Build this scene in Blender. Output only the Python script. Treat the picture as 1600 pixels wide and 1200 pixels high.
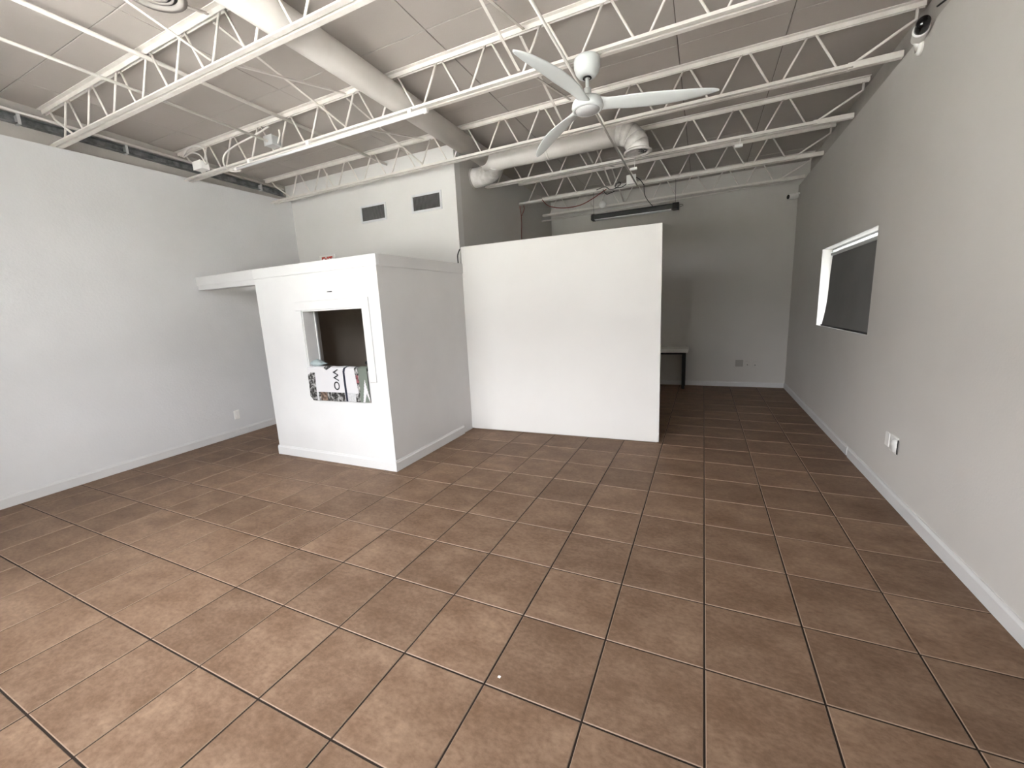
import bpy, math, random
from mathutils import Vector, Matrix

random.seed(7)
scene = bpy.context.scene
for o in list(bpy.data.objects):
    bpy.data.objects.remove(o)

# ------------------------------------------------------------------ camera
CAM_R = ((0.90665096, 0.41928967, -0.04669272),      # right
         (0.03227480, -0.17928750, -0.98326717),     # down
         (-0.42064519, 0.88997313, -0.17608368))     # forward
CAM_C = Vector((-0.05133, -1.21981, 1.49923))
FPX = 636.2
cam_data = bpy.data.cameras.new('camera')
cam = bpy.data.objects.new('camera', cam_data)
scene.collection.objects.link(cam)
rx, dn, fw = (Vector(v) for v in CAM_R)
M = Matrix.Identity(4)
for i in range(3):
    M[i][0] = rx[i]; M[i][1] = -dn[i]; M[i][2] = -fw[i]; M[i][3] = CAM_C[i]
cam.matrix_world = M
cam_data.sensor_fit = 'HORIZONTAL'
cam_data.sensor_width = 36.0
cam_data.lens = FPX / 1600.0 * 36.0
cam_data.clip_start = 0.02
scene.camera = cam

# ------------------------------------------------------------------ light
SKY_STRENGTH = 6.0
EXPOSURE = 1.98
world = bpy.data.worlds.new('overcast_sky')
scene.world = world
world.use_nodes = True
bg = world.node_tree.nodes['Background']
bg.inputs[0].default_value = (0.975, 0.955, 1.0, 1)
bg.inputs[1].default_value = SKY_STRENGTH
scene.view_settings.view_transform = 'Standard'
scene.view_settings.look = 'None'
scene.view_settings.exposure = EXPOSURE
scene.view_settings.gamma = 1.0
scene.view_settings.use_curve_mapping = False
scene.cycles.use_denoising = True
scene.cycles.diffuse_bounces = 8
scene.cycles.max_bounces = 12

# openings that let the daylight in (x0, x1, z0, z1) in the front wall
FRONT_Y = -1.7
FAC_H = 3.0      # height of the invented building, added to hide the low sky
OPENINGS = [(-3.65, -2.65, 0.9, 2.95), (-2.55, -1.55, 0.9, 2.95), (-1.45, -0.5, 0.9, 2.95)]
# midday sun from behind the building: added so the lit pavement bounces light indoors
sun_d = bpy.data.lights.new('sun', 'SUN'); sun_d.energy = 38.0; sun_d.angle = math.radians(.53); sun_d.color = (1.0, .97, .965)
sun = bpy.data.objects.new('sun', sun_d); scene.collection.objects.link(sun)
sun.rotation_euler = Vector((-.32, -.42, -.85)).to_track_quat('-Z', 'Y').to_euler()
def portal(name, loc, rot, sx, sy):
    l = bpy.data.lights.new(name, 'AREA'); l.shape = 'RECTANGLE'; l.size = sx; l.size_y = sy
    l.cycles.is_portal = True
    o = bpy.data.objects.new(name, l); scene.collection.objects.link(o)
    o.location = loc; o.rotation_euler = rot
for (x0, x1, z0, z1) in OPENINGS:
    portal('sky_portal', ((x0+x1)/2, FRONT_Y-0.22, (z0+z1)/2), (math.radians(90), 0, 0), x1-x0, z1-z0)
portal('sky_portal', (1.62, 4.15, 1.605), (math.radians(90), 0, math.radians(90)), 1.78, 0.9)

# ------------------------------------------------------------------ pixel helpers (1600x1200 frame)
def ray(u, v):
    return rx*((u-800)/FPX) + dn*((v-600)/FPX) + fw
def at_x(u, v, x):
    r = ray(u, v); return CAM_C + r*((x-CAM_C.x)/r.x)
def at_y(u, v, y):
    r = ray(u, v); return CAM_C + r*((y-CAM_C.y)/r.y)
def at_z(u, v, z):
    r = ray(u, v); return CAM_C + r*((z-CAM_C.z)/r.z)

# ------------------------------------------------------------------ materials
def new_mat(name, color, rough=0.6, metal=0.0, spec=0.3):
    m = bpy.data.materials.new(name); m.use_nodes = True
    b = m.node_tree.nodes['Principled BSDF']
    b.inputs['Base Color'].default_value = (*color, 1)
    b.inputs['Roughness'].default_value = rough
    b.inputs['Metallic'].default_value = metal
    b.inputs['Specular IOR Level'].default_value = spec
    return m
def nd(m, t, **kw):
    n = m.node_tree.nodes.new(t)
    for k, v in kw.items(): setattr(n, k, v)
    return n
def lk(m, a, b): m.node_tree.links.new(a, b)
def bsdf(m): return m.node_tree.nodes['Principled BSDF']
def noise(m, scale, detail=4, rough=0.55, coord='obj', w=None):
    n = nd(m, 'ShaderNodeTexNoise'); n.inputs['Scale'].default_value = scale
    n.inputs['Detail'].default_value = detail; n.inputs['Roughness'].default_value = rough
    g = nd(m, 'ShaderNodeNewGeometry'); lk(m, g.outputs['Position'], n.inputs['Vector'])
    return n
def mottle(m, c1, c2, scale, lo=0.35, hi=0.65, detail=4, bump=0.0, bscale=120, bdist=0.002):
    n = noise(m, scale, detail)
    r = nd(m, 'ShaderNodeValToRGB')
    r.color_ramp.elements[0].position = lo; r.color_ramp.elements[0].color = (*c1, 1)
    r.color_ramp.elements[1].position = hi; r.color_ramp.elements[1].color = (*c2, 1)
    lk(m, n.outputs['Fac'], r.inputs['Fac']); lk(m, r.outputs['Color'], bsdf(m).inputs['Base Color'])
    if bump:
        n2 = noise(m, bscale, 3)
        b = nd(m, 'ShaderNodeBump'); b.inputs['Strength'].default_value = bump; b.inputs['Distance'].default_value = bdist
        lk(m, n2.outputs['Fac'], b.inputs['Height']); lk(m, b.outputs['Normal'], bsdf(m).inputs['Normal'])
    return m

WHITE = mottle(new_mat('white_wall_paint', (.8, .8, .78), 0.75), (.685, .675, .662), (.71, .70, .688), 1.3, bump=.35, bscale=60)
SHADED_WHITE = mottle(new_mat('shaded_white_wall_paint', (.58, .56, .53), 0.75), (.565, .547, .520), (.592, .574, .547), 1.3, bump=.35, bscale=60)  # white wall paint darkened and warmed; weaker light is put into the colour
PLASTER = mottle(new_mat('rough_white_plaster', (.8, .8, .79), 0.8), (.645, .648, .655), (.682, .685, .692), 1.6, bump=.6, bscale=45, bdist=.003)
GLOSSW = mottle(new_mat('white_trim_paint', (.84, .84, .835), 0.45), (.615, .612, .612), (.64, .638, .638), 3.0, bump=.1, bscale=80)
BOARDW = mottle(new_mat('white_partition_board', (.84, .83, .815), 0.6), (.705, .690, .672), (.73, .717, .70), 1.1, bump=.1, bscale=50)
UPPER = mottle(new_mat('painted_block', (.62, .60, .57), 0.85), (.40, .375, .345), (.46, .435, .405), 3.0, bump=.5, bscale=50, bdist=.003)  # painted block; weaker light at the wall tops is put into its colour
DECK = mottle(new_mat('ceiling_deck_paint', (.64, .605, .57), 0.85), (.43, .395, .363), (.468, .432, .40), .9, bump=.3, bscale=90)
GAPD = new_mat('dark_joint', (.16, .14, .125), .9)
STEELW = mottle(new_mat('white_steel_paint', (.84, .81, .77), .5), (.665, .63, .59), (.74, .71, .67), 9.0)
DUCTW = mottle(new_mat('white_duct_paint', (.78, .75, .71), .55), (.63, .60, .568), (.70, .675, .645), 3.0, bump=.15, bscale=25, bdist=.004)
FLEXW = mottle(new_mat('white_duct_tape', (.76, .74, .72), .45), (.52, .495, .47), (.72, .70, .68), 9.0, bump=.5, bscale=22, bdist=.006)
FANW = new_mat('matte_pale_plastic', (.70, .735, .735), .45)
FAND = new_mat('fan_lens', (.64, .65, .66), .5)
BLACK = new_mat('black_plastic', (.012, .012, .012), .5)
LENSB = new_mat('dark_glass', (.006, .006, .007), .12, spec=.6)
DGREY = new_mat('dark_grey_metal', (.055, .057, .058), .5)
SLAT = new_mat('grille_slat', (.15, .15, .155), .5)
GALV = mottle(new_mat('galvanised_steel', (.20, .21, .215), .45, .6), (.13, .14, .145), (.28, .29, .30), 14.0)
CONDW = new_mat('painted_conduit', (.70, .675, .64), .5)
REDC = new_mat('red_cable', (.20, .018, .012), .5)
REDS = new_mat('red_letters', (.55, .03, .015), .5)
PLATE = new_mat('white_plate', (.83, .82, .80), .4)
PLATEG = new_mat('grey_plate', (.36, .34, .315), .5)
SHADE = mottle(new_mat('charcoal_shade_fabric', (.10, .10, .098), .8), (.165, .162, .158), (.185, .182, .178), 2.0)
ALU = new_mat('pale_aluminium', (.62, .63, .63), .4, .5)
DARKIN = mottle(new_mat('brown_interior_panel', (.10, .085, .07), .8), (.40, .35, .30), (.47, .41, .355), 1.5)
TABLEW = new_mat('table_laminate', (.80, .78, .75), .45)
PAVE = mottle(new_mat('pale_pavement', (.5, .49, .47), .9), (.46, .45, .43), (.54, .53, .51), 2.0)
GROUT = new_mat('dark_grout', (.022, .014, .010), .95)
TUBE = new_mat('white_light_tube', (.86, .87, .88), .25)
BAGC = new_mat('pale_blue_plastic', (.33, .385, .395), .25)
PAPER = new_mat('white_paper', (.8, .78, .75), .8)

def glass_mat():
    m = bpy.data.materials.new('thin_clear_glass'); m.use_nodes = True
    nt = m.node_tree; nt.nodes.clear()
    out = nt.nodes.new('ShaderNodeOutputMaterial'); mix = nt.nodes.new('ShaderNodeMixShader')
    tr = nt.nodes.new('ShaderNodeBsdfTransparent'); gl = nt.nodes.new('ShaderNodeBsdfGlossy')
    gl.inputs['Roughness'].default_value = .02; tr.inputs[0].default_value = (.95, .97, .96, 1)
    mix.inputs[0].default_value = .06
    nt.links.new(tr.outputs[0], mix.inputs[1]); nt.links.new(gl.outputs[0], mix.inputs[2]); nt.links.new(mix.outputs[0], out.inputs[0])
    return m
GLASS = glass_mat()

def tile_mat():
    m = new_mat('brown_glazed_tile', (.25, .16, .11), .5, spec=.10)
    oi = nd(m, 'ShaderNodeObjectInfo')
    g = nd(m, 'ShaderNodeNewGeometry')
    sc = nd(m, 'ShaderNodeVectorMath', operation='SCALE'); sc.inputs['Scale'].default_value = 23.0
    cmb = nd(m, 'ShaderNodeCombineXYZ')
    lk(m, oi.outputs['Random'], cmb.inputs[0]); lk(m, oi.outputs['Random'], cmb.inputs[2])
    lk(m, cmb.outputs[0], sc.inputs[0])
    add = nd(m, 'ShaderNodeVectorMath', operation='ADD')
    lk(m, g.outputs['Position'], add.inputs[0]); lk(m, sc.outputs[0], add.inputs[1])
    st = nd(m, 'ShaderNodeMapping'); st.inputs['Scale'].default_value = (1.0, 1.5, 1.0)
    lk(m, add.outputs[0], st.inputs['Vector'])
    def nz(s, d, r=.6):
        n = nd(m, 'ShaderNodeTexNoise'); n.inputs['Scale'].default_value = s; n.inputs['Detail'].default_value = d
        n.inputs['Roughness'].default_value = r
        lk(m, st.outputs[0], n.inputs['Vector']); return n
    n1 = nz(3.9, 6, .62); n2 = nz(38, 4, .65)
    r1 = nd(m, 'ShaderNodeValToRGB')
    e = r1.color_ramp.elements
    e[0].position = .24; e[0].color = (.124, .075, .046, 1)
    e[1].position = .74; e[1].color = (.236, .161, .111, 1)
    x = e.new(.5); x.color = (.177, .115, .077, 1)
    lk(m, n1.outputs['Fac'], r1.inputs['Fac'])
    r2 = nd(m, 'ShaderNodeValToRGB')
    r2.color_ramp.elements[0].position = .3; r2.color_ramp.elements[0].color = (.80, .78, .76, 1)
    r2.color_ramp.elements[1].position = .7; r2.color_ramp.elements[1].color = (1.14, 1.14, 1.15, 1)
    lk(m, n2.outputs['Fac'], r2.inputs['Fac'])
    mx = nd(m, 'ShaderNodeMix', data_type='RGBA', blend_type='MULTIPLY'); mx.inputs['Factor'].default_value = 1
    lk(m, r1.outputs[0], mx.inputs['A']); lk(m, r2.outputs[0], mx.inputs['B'])
    hsv = nd(m, 'ShaderNodeHueSaturation')
    mr = nd(m, 'ShaderNodeMapRange'); mr.inputs['To Min'].default_value = .9; mr.inputs['To Max'].default_value = 1.1
    lk(m, oi.outputs['Random'], mr.inputs['Value']); lk(m, mr.outputs[0], hsv.inputs['Value'])
    lk(m, mx.outputs['Result'], hsv.inputs['Color']); lk(m, hsv.outputs[0], bsdf(m).inputs['Base Color'])
    b = nd(m, 'ShaderNodeBump'); b.inputs['Strength'].default_value = .25; b.inputs['Distance'].default_value = .002
    lk(m, n1.outputs['Fac'], b.inputs['Height']); lk(m, b.outputs[0], bsdf(m).inputs['Normal'])
    rr = nd(m, 'ShaderNodeMapRange'); rr.inputs['To Min'].default_value = .42; rr.inputs['To Max'].default_value = .6
    lk(m, n1.outputs['Fac'], rr.inputs['Value']); lk(m, rr.outputs[0], bsdf(m).inputs['Roughness'])
    return m
TILE = tile_mat()
TILE_EDGE = new_mat('worn_lit_tile_edge', (.27, .19, .135), .5)  # worn edge lightened further; low-angle highlight is put into the colour

# ------------------------------------------------------------------ mesh helpers
class MB:
    def __init__(s): s.v = []; s.f = []; s.mi = []; s.sm = []
    def add(s, vs, fs, mi=0, smooth=False):
        b = len(s.v); s.v += [tuple(p) for p in vs]
        for f in fs: s.f.append(tuple(b+i for i in f)); s.mi.append(mi); s.sm.append(smooth)
        return s
    def box(s, x0, x1, y0, y1, z0, z1, mi=0):
        return s.add([(x0,y0,z0),(x1,y0,z0),(x1,y1,z0),(x0,y1,z0),(x0,y0,z1),(x1,y0,z1),(x1,y1,z1),(x0,y1,z1)],
                     [(0,3,2,1),(4,5,6,7),(0,1,5,4),(1,2,6,5),(2,3,7,6),(3,0,4,7)], mi)
    def bbox(s, x0, x1, y0, y1, z0, z1, b, mi=0):
        """box with chamfered edges"""
        xs = (x0, x0+b, x1-b, x1); ys = (y0, y0+b, y1-b, y1); zs = (z0, z0+b, z1-b, z1)
        import itertools
        V = []; idx = {}
        for sx in (0, 1):
            for sy in (0, 1):
                for sz in (0, 1):
                    X = (xs[0], xs[1]) if sx == 0 else (xs[3], xs[2])
                    Y = (ys[0], ys[1]) if sy == 0 else (ys[3], ys[2])
                    Z = (zs[0], zs[1]) if sz == 0 else (zs[3], zs[2])
                    for k, p in enumerate(((X[0], Y[1], Z[1]), (X[1], Y[0], Z[1]), (X[1], Y[1], Z[0]))):
                        idx[(sx, sy, sz, k)] = len(V); V.append(p)
        I = lambda a, b_, c, k: idx[(a, b_, c, k)]
        Fc = []
        for a in (0, 1):
            q = [I(a,0,0,0), I(a,1,0,0), I(a,1,1,0), I(a,0,1,0)]; Fc.append(q if a else q[::-1])
            q = [I(0,a,0,1), I(1,a,0,1), I(1,a,1,1), I(0,a,1,1)]; Fc.append(q[::-1] if a else q)
            q = [I(0,0,a,2), I(1,0,a,2), I(1,1,a,2), I(0,1,a,2)]; Fc.append(q if a else q[::-1])
        for a in (0, 1):
            for c in (0, 1):
                Fc.append([I(a,c,0,0), I(a,c,0,1), I(a,c,1,1), I(a,c,1,0)])
                Fc.append([I(a,0,c,0), I(a,0,c,2), I(a,1,c,2), I(a,1,c,0)])
                Fc.append([I(0,a,c,1), I(0,a,c,2), I(1,a,c,2), I(1,a,c,1)])
                for d in (0, 1): Fc.append([I(a,c,d,0), I(a,c,d,1), I(a,c,d,2)])
        # orient outwards
        cx, cy, cz = (x0+x1)/2, (y0+y1)/2, (z0+z1)/2
        out = []
        for f in Fc:
            p = [Vector(V[i]) for i in f]; n = (p[1]-p[0]).cross(p[2]-p[0]); c = sum(p, Vector())/len(p)
            out.append(tuple(f) if n.dot(c-Vector((cx, cy, cz))) > 0 else tuple(f[::-1]))
        return s.add(V, out, mi)
    def tube(s, pts, r, n=10, mi=0, cap=True):
        pts = [Vector(p) for p in pts]; rs = r if isinstance(r, (list, tuple)) else [r]*len(pts)
        V = []; up = None
        for i, p in enumerate(pts):
            a = pts[max(i-1, 0)]; b = pts[min(i+1, len(pts)-1)]; t = (b-a).normalized()
            if up is None:
                up = t.orthogonal().normalized()
            up = (up - t*up.dot(t)).normalized(); w = t.cross(up)
            for k in range(n):
                an = 2*math.pi*k/n; V.append(p + (up*math.cos(an)+w*math.sin(an))*rs[i])
        Fc = []
        for i in range(len(pts)-1):
            for k in range(n):
                Fc.append((i*n+k, i*n+(k+1) % n, (i+1)*n+(k+1) % n, (i+1)*n+k))
        s.add(V, Fc, mi, True)
        if cap:
            b = len(s.v)-len(V)
            s.f.append(tuple(b+k for k in range(n))[::-1]); s.mi.append(mi); s.sm.append(False)
            b += (len(pts)-1)*n
            s.f.append(tuple(b+k for k in range(n))); s.mi.append(mi); s.sm.append(False)
        return s
    def lathe(s, prof, c, axis=(0,0,1), n=28, mi=0, smooth=True):
        ax = Vector(axis).normalized(); u = ax.orthogonal().normalized(); w = ax.cross(u); c = Vector(c)
        V = []
        for (r, h) in prof:
            for k in range(n):
                an = 2*math.pi*k/n; V.append(c + ax*h + (u*math.cos(an)+w*math.sin(an))*max(r, 1e-4))
        Fc = []
        for i in range(len(prof)-1):
            for k in range(n): Fc.append((i*n+k, i*n+(k+1) % n, (i+1)*n+(k+1) % n, (i+1)*n+k))
        return s.add(V, Fc, mi, smooth)
    def obj(s, name, mats, parent=None, loc=None):
        me = bpy.data.meshes.new(name); me.from_pydata(s.v, [], s.f)
        for m in (mats if isinstance(mats, (list, tuple)) else [mats]): me.materials.append(m)
        me.polygons.foreach_set('material_index', s.mi); me.polygons.foreach_set('use_smooth', s.sm)
        me.validate(); me.update()
        o = bpy.data.objects.new(name, me); scene.collection.objects.link(o)
        if parent: o.parent = parent
        if loc: o.location = loc
        return o

def tag(o, label, cat, group=None):
    o['label'] = label; o['category'] = cat
    if group: o['group'] = group
    return o
def struct(o, label=None, cat=None):
    o['kind'] = 'structure'
    if label: o['label'] = label
    if cat: o['category'] = cat
    return o
def thing(name, label, cat, loc=(0,0,0), group=None):
    o = bpy.data.objects.new(name, None); scene.collection.objects.link(o); o.empty_display_size = .1
    o.location = loc
    return tag(o, label, cat, group)
def place(o, parent):
    """parent a world-space mesh to an Empty that has a location"""
    o.parent = parent; o.location = Vector(o.location) - Vector(parent.location)
    return o
def smooth_path(pts, n=8):
    pts = [Vector(p) for p in pts]; out = []
    for i in range(len(pts)-1):
        p0 = pts[max(i-1, 0)]; p1 = pts[i]; p2 = pts[i+1]; p3 = pts[min(i+2, len(pts)-1)]
        for k in range(n):
            t = k/n
            out.append(.5*((2*p1)+(p2-p0)*t+(2*p0-5*p1+4*p2-p3)*t*t+(3*p1-p0-3*p2+p3)*t**3))
    out.append(pts[-1]); return out

# ------------------------------------------------------------------ dimensions of the room
RX = 1.233          # right wall face
BY = 6.86           # back wall face
VY = 3.47           # wall with the grilles
RETX = -2.92        # return wall face
CZ = 3.56           # underside of the deck
def lwx(y): return -5.585 - 0.09*y      # left wall face
def lwz(y): return 3.195 + 0.037*y      # top of its plaster
Y0 = FRONT_Y

# ------------------------------------------------------------------ floor with tiles
S = 0.41
floor = struct(MB().box(-6.3, RX+.2, Y0-.2, BY+.2, -.12, -.0045).obj('floor', GROUT), 'brown square tile floor with dark joints', 'floor')
def tile_mesh(x0, x1, y0, y1):
    g = .0036; b = .0026
    mb = MB()
    x0 += g; x1 -= g; y0 += g; y1 -= g
    mb.add([(x0+b,y0+b,0),(x1-b,y0+b,0),(x1-b,y1-b,0),(x0+b,y1-b,0)], [(0,1,2,3)], 0)
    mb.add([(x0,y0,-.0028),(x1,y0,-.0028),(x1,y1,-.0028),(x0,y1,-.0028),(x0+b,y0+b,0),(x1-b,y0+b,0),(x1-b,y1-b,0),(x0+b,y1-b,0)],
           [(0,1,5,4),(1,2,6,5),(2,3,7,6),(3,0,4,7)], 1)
    mb.add([(x0,y0,-.006),(x1,y0,-.006),(x1,y1,-.006),(x0,y1,-.006),(x0,y0,-.0028),(x1,y0,-.0028),(x1,y1,-.0028),(x0,y1,-.0028)],
           [(0,1,5,4),(1,2,6,5),(2,3,7,6),(3,0,4,7)], 2)
    return mb
def visible(x, y):
    d = Vector((x, y, 0)) - CAM_C
    zc = d.dot(fw)
    if zc < .1: return False
    u = 800+FPX*d.dot(rx)/zc; v = 600+FPX*d.dot(dn)/zc
    if not (-10 < u < 1610 and v < 1215): return False
    if y > VY and x < -0.4: return False
    return True
base_tile = None
rest = MB()
for i in range(-15, 4):
    for j in range(-6, 18):
        x0, x1, y0, y1 = i*S, (i+1)*S, j*S, (j+1)*S
        if x1 > RX+.02: x1 = RX
        if y1 > BY: y1 = BY
        if x1-x0 < .05 or y1-y0 < .05: continue
        if x0 < lwx(y0)-.35 and x1 < lwx(y0): continue
        inbooth = x1 < -2.75 and x0 > -4.45 and y0 > 1.75
        vis = any(visible(a, b) for a in (x0, (x0+x1)/2, x1) for b in (y0, (y0+y1)/2, y1)) and not inbooth
        if vis and j < 17:
            full = abs(x1-x0-S) < 1e-6 and abs(y1-y0-S) < 1e-6
            if full:
                if base_tile is None:
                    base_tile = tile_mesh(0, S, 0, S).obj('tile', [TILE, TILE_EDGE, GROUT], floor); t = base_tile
                else:
                    t = base_tile.copy(); scene.collection.objects.link(t); t.parent = floor
            else:
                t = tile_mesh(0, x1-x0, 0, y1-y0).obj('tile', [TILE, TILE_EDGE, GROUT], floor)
            t.location = (x0, y0, random.uniform(-.0006, .0004))
        else:
            m = tile_mesh(x0, x1, y0, y1); b = len(rest.v)
            rest.v += m.v; rest.f += [tuple(b+k for k in f) for f in m.f]; rest.mi += m.mi; rest.sm += m.sm
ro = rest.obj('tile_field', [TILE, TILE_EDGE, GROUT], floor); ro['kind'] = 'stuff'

struct(MB().box(-45, 45, -40, 40, -.3, -.14).obj('ground_outside', PAVE), 'pale pavement outside the storefront', 'pavement')

SKY_BLOCK = mottle(new_mat('dark_sky_block', (.07, .075, .06), .9), (.055, .06, .045), (.085, .09, .07), .4)  # dark tone keeps the added low-sky blocker dim
struct(MB().box(-45, 45, FRONT_Y-22, FRONT_Y-15, -.14, FAC_H).obj('invented_building_opposite', SKY_BLOCK), 'invented long low building that hides the low sky', 'building')  # unseen building, invented to block the low sky

SKYLIT_BLOCK = mottle(new_mat('bluish_skylight_tint', (.34, .345, .35), .9), (.44, .475, .50), (.50, .535, .56), .5)  # bluish tint: skylight is put into the colour
struct(MB().box(4.2, 12, -1.5, 16, -.14, 9.0).obj('invented_building_beside', SKYLIT_BLOCK), 'invented pale building beside the window wall, dimming its daylight', 'building')  # unseen building, added to dim the daylight at the side window

# ------------------------------------------------------------------ ceiling deck panels
ceil = struct(MB().box(-6.5, RX+.4, Y0-.25, BY+.25, CZ+.008, CZ+.3).obj('ceiling', GAPD), 'flat painted ceiling deck of seamed panels', 'ceiling')
xe = [-6.5, -5.23, -3.585, -1.972, -.31, .475, RX+.35]
ye = [Y0-.2] + [2.785+1.14*k for k in range(-4, 4)] + [BY+.2]
for a in range(len(xe)-1):
    for b in range(len(ye)-1):
        g = .003
        MB().bbox(xe[a]+g, xe[a+1]-g, ye[b]+g, ye[b+1]-g, CZ+random.uniform(0, .003), CZ+.02, .002).obj('deck_panel', DECK, ceil)

# ------------------------------------------------------------------ walls
def left_strip(y0, y1, off, z0, z1a, z1b, th=.35):
    xa, xb = lwx(y0)+off, lwx(y1)+off
    return ([(xa-th,y0,z0),(xa,y0,z0),(xb,y1,z0),(xb-th,y1,z0),(xa-th,y0,z1a),(xa,y0,z1a),(xb,y1,z1b),(xb-th,y1,z1b)],
            [(0,3,2,1),(4,5,6,7),(0,1,5,4),(1,2,6,5),(2,3,7,6),(3,0,4,7)])
mb = MB()
YL1 = VY+.3
mb.add(*left_strip(Y0-.2, YL1, 0, -.02, lwz(Y0-.2), lwz(YL1)), 0)
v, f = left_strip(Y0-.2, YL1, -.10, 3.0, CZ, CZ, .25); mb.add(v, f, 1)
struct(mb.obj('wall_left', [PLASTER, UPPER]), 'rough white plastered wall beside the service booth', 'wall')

WY0, WY1, WZ0, WZ1 = 3.262, 5.04, 1.152, 2.055
mb = MB()
XO = 1.62
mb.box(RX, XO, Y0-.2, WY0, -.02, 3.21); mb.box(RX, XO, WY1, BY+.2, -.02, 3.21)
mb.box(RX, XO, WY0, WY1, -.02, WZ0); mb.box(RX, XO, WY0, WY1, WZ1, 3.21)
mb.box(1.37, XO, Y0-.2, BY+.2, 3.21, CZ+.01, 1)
struct(mb.obj('wall_right', [SHADED_WHITE, UPPER]), 'long white wall with a small shaded window', 'wall')
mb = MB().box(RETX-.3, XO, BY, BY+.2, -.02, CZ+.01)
struct(mb.obj('wall_back', SHADED_WHITE), 'shadowed white wall at the end of the back area', 'wall')
VB = VY+.13
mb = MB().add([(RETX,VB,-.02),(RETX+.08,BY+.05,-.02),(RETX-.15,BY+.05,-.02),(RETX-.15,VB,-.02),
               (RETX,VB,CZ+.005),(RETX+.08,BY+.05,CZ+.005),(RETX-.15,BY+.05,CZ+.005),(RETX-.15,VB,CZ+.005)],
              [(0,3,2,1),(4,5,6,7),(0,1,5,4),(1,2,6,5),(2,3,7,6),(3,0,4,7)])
struct(mb.obj('wall_return', SHADED_WHITE), 'shadowed white return wall behind the partition top', 'wall')
mb = MB().box(-6.3, RETX, VY, VY+.13, -.02, CZ+.005)
struct(mb.obj('wall_grilles', WHITE), 'white upper wall carrying two air grilles', 'wall')
# invented front wall behind the camera; its openings shape the daylight
mb = MB()
xs = -6.2
for (x0, x1, z0, z1) in OPENINGS:
    mb.box(xs, x0, Y0-.2, Y0, -.02, CZ+.005); mb.box(x0, x1, Y0-.2, Y0, -.02, z0); mb.box(x0, x1, Y0-.2, Y0, z1, CZ+.005)
    xs = x1
mb.box(xs, XO, Y0-.2, Y0, -.02, CZ+.005)
struct(mb.obj('unseen_wall_front', WHITE), 'unseen white front wall with storefront glazing, invented to shape daylight', 'wall')
for k, (x0, x1, z0, z1) in enumerate(OPENINGS):
    w = thing('window_%d' % (k+2), 'storefront glazing bay in the unseen front wall', 'window', ((x0+x1)/2, Y0-.1, z0)); struct(w)
    fr = MB(); t = .045
    for a in ((x0, x0+t, z0, z1), (x1-t, x1, z0, z1), (x0+t, x1-t, z0, z0+t), (x0+t, x1-t, z1-t, z1)):
        fr.box(a[0], a[1], Y0-.13, Y0-.07, a[2], a[3])
    place(fr.obj('window_frame', ALU), w)
    place(MB().box(x0+t, x1-t, Y0-.104, Y0-.098, z0+t, z1-t).obj('pane', GLASS), w)

# partition
P0 = (-2.768, 3.243); P1 = (-.451, 3.312)
def partition(xa, ya, xb, yb, z1, th=.095):
    d = Vector((xb-xa, yb-ya, 0)).normalized(); n = Vector((-d.y, d.x, 0))*th
    return ([(xa,ya,.012),(xb,yb,.012),(xb+n.x,yb+n.y,.012),(xa+n.x,ya+n.y,.012),(xa,ya,z1),(xb,yb,z1),(xb+n.x,yb+n.y,z1),(xa+n.x,ya+n.y,z1)],
            [(0,3,2,1),(4,5,6,7),(0,1,5,4),(1,2,6,5),(2,3,7,6),(3,0,4,7)])
part = bpy.data.objects.new('wall_partition', None); scene.collection.objects.link(part); part.location = (-1.6, 3.3, 0)
struct(part, 'free-standing bright white partition wall, lower than the ceiling', 'partition')
lerp = lambda t: (P0[0]+(P1[0]-P0[0])*t, P0[1]+(P1[1]-P0[1])*t)
cuts = [0, .52, 1]
for a, b in zip(cuts[:-1], cuts[1:]):
    e = .00006 if a > 0 else 0
    pa, pb = lerp(a+e), lerp(b-(.00006 if b < 1 else 0))
    v, f = partition(*pa, *pb, 2.297); place(MB().add(v, f).obj('board_panel', BOARDW), part)
v, f = partition(P0[0]+.02, P0[1]+.02, P1[0]-.02, P1[1]+.02, .012, .06)
v = [(p[0], p[1], 0 if p[2] <= .012 and i < 4 else .013) for i, p in enumerate(v)]
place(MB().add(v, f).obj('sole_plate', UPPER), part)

# baseboards
def board_profile(name, a, b, inward, h=.095, th=.014, mat=GLOSSW):
    a = Vector((*a, 0)); b = Vector((*b, 0)); n = Vector((*inward, 0)).normalized()
    prof = [(0, 0), (th, 0), (th, h*.80), (th*.62, h*.90), (th*.45, h), (0, h)]
    V = []
    for p in (a, b):
        for (o, z) in prof: V.append(p + n*o + Vector((0, 0, z+.0005)))
    k = len(prof); F = [tuple(range(k)), tuple(range(2*k-1, k-1, -1))]
    for i in range(k): F.append((i, k+i, k+(i+1) % k, (i+1) % k))
    return MB().add(V, F).obj(name, mat)
struct(board_profile('baseboard_left', (lwx(Y0), Y0), (lwx(VY), VY), (1, .09), .10), 'white baseboard along the plastered wall', 'baseboard')
struct(board_profile('baseboard_right', (RX, Y0), (RX, 3.40), (-1, 0), .092, .016), 'white baseboard near end of the long wall, pulled slightly proud', 'baseboard')
struct(board_profile('baseboard_right', (RX, 3.44), (RX, BY), (-1, 0), .09, .012), 'white baseboard far end of the long wall past the broken joint', 'baseboard')
struct(board_profile('baseboard_back', (RETX+.1, BY), (RX-.012, BY), (0, -1), .085, .012), 'white baseboard along the shadowed end wall', 'baseboard')

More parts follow.
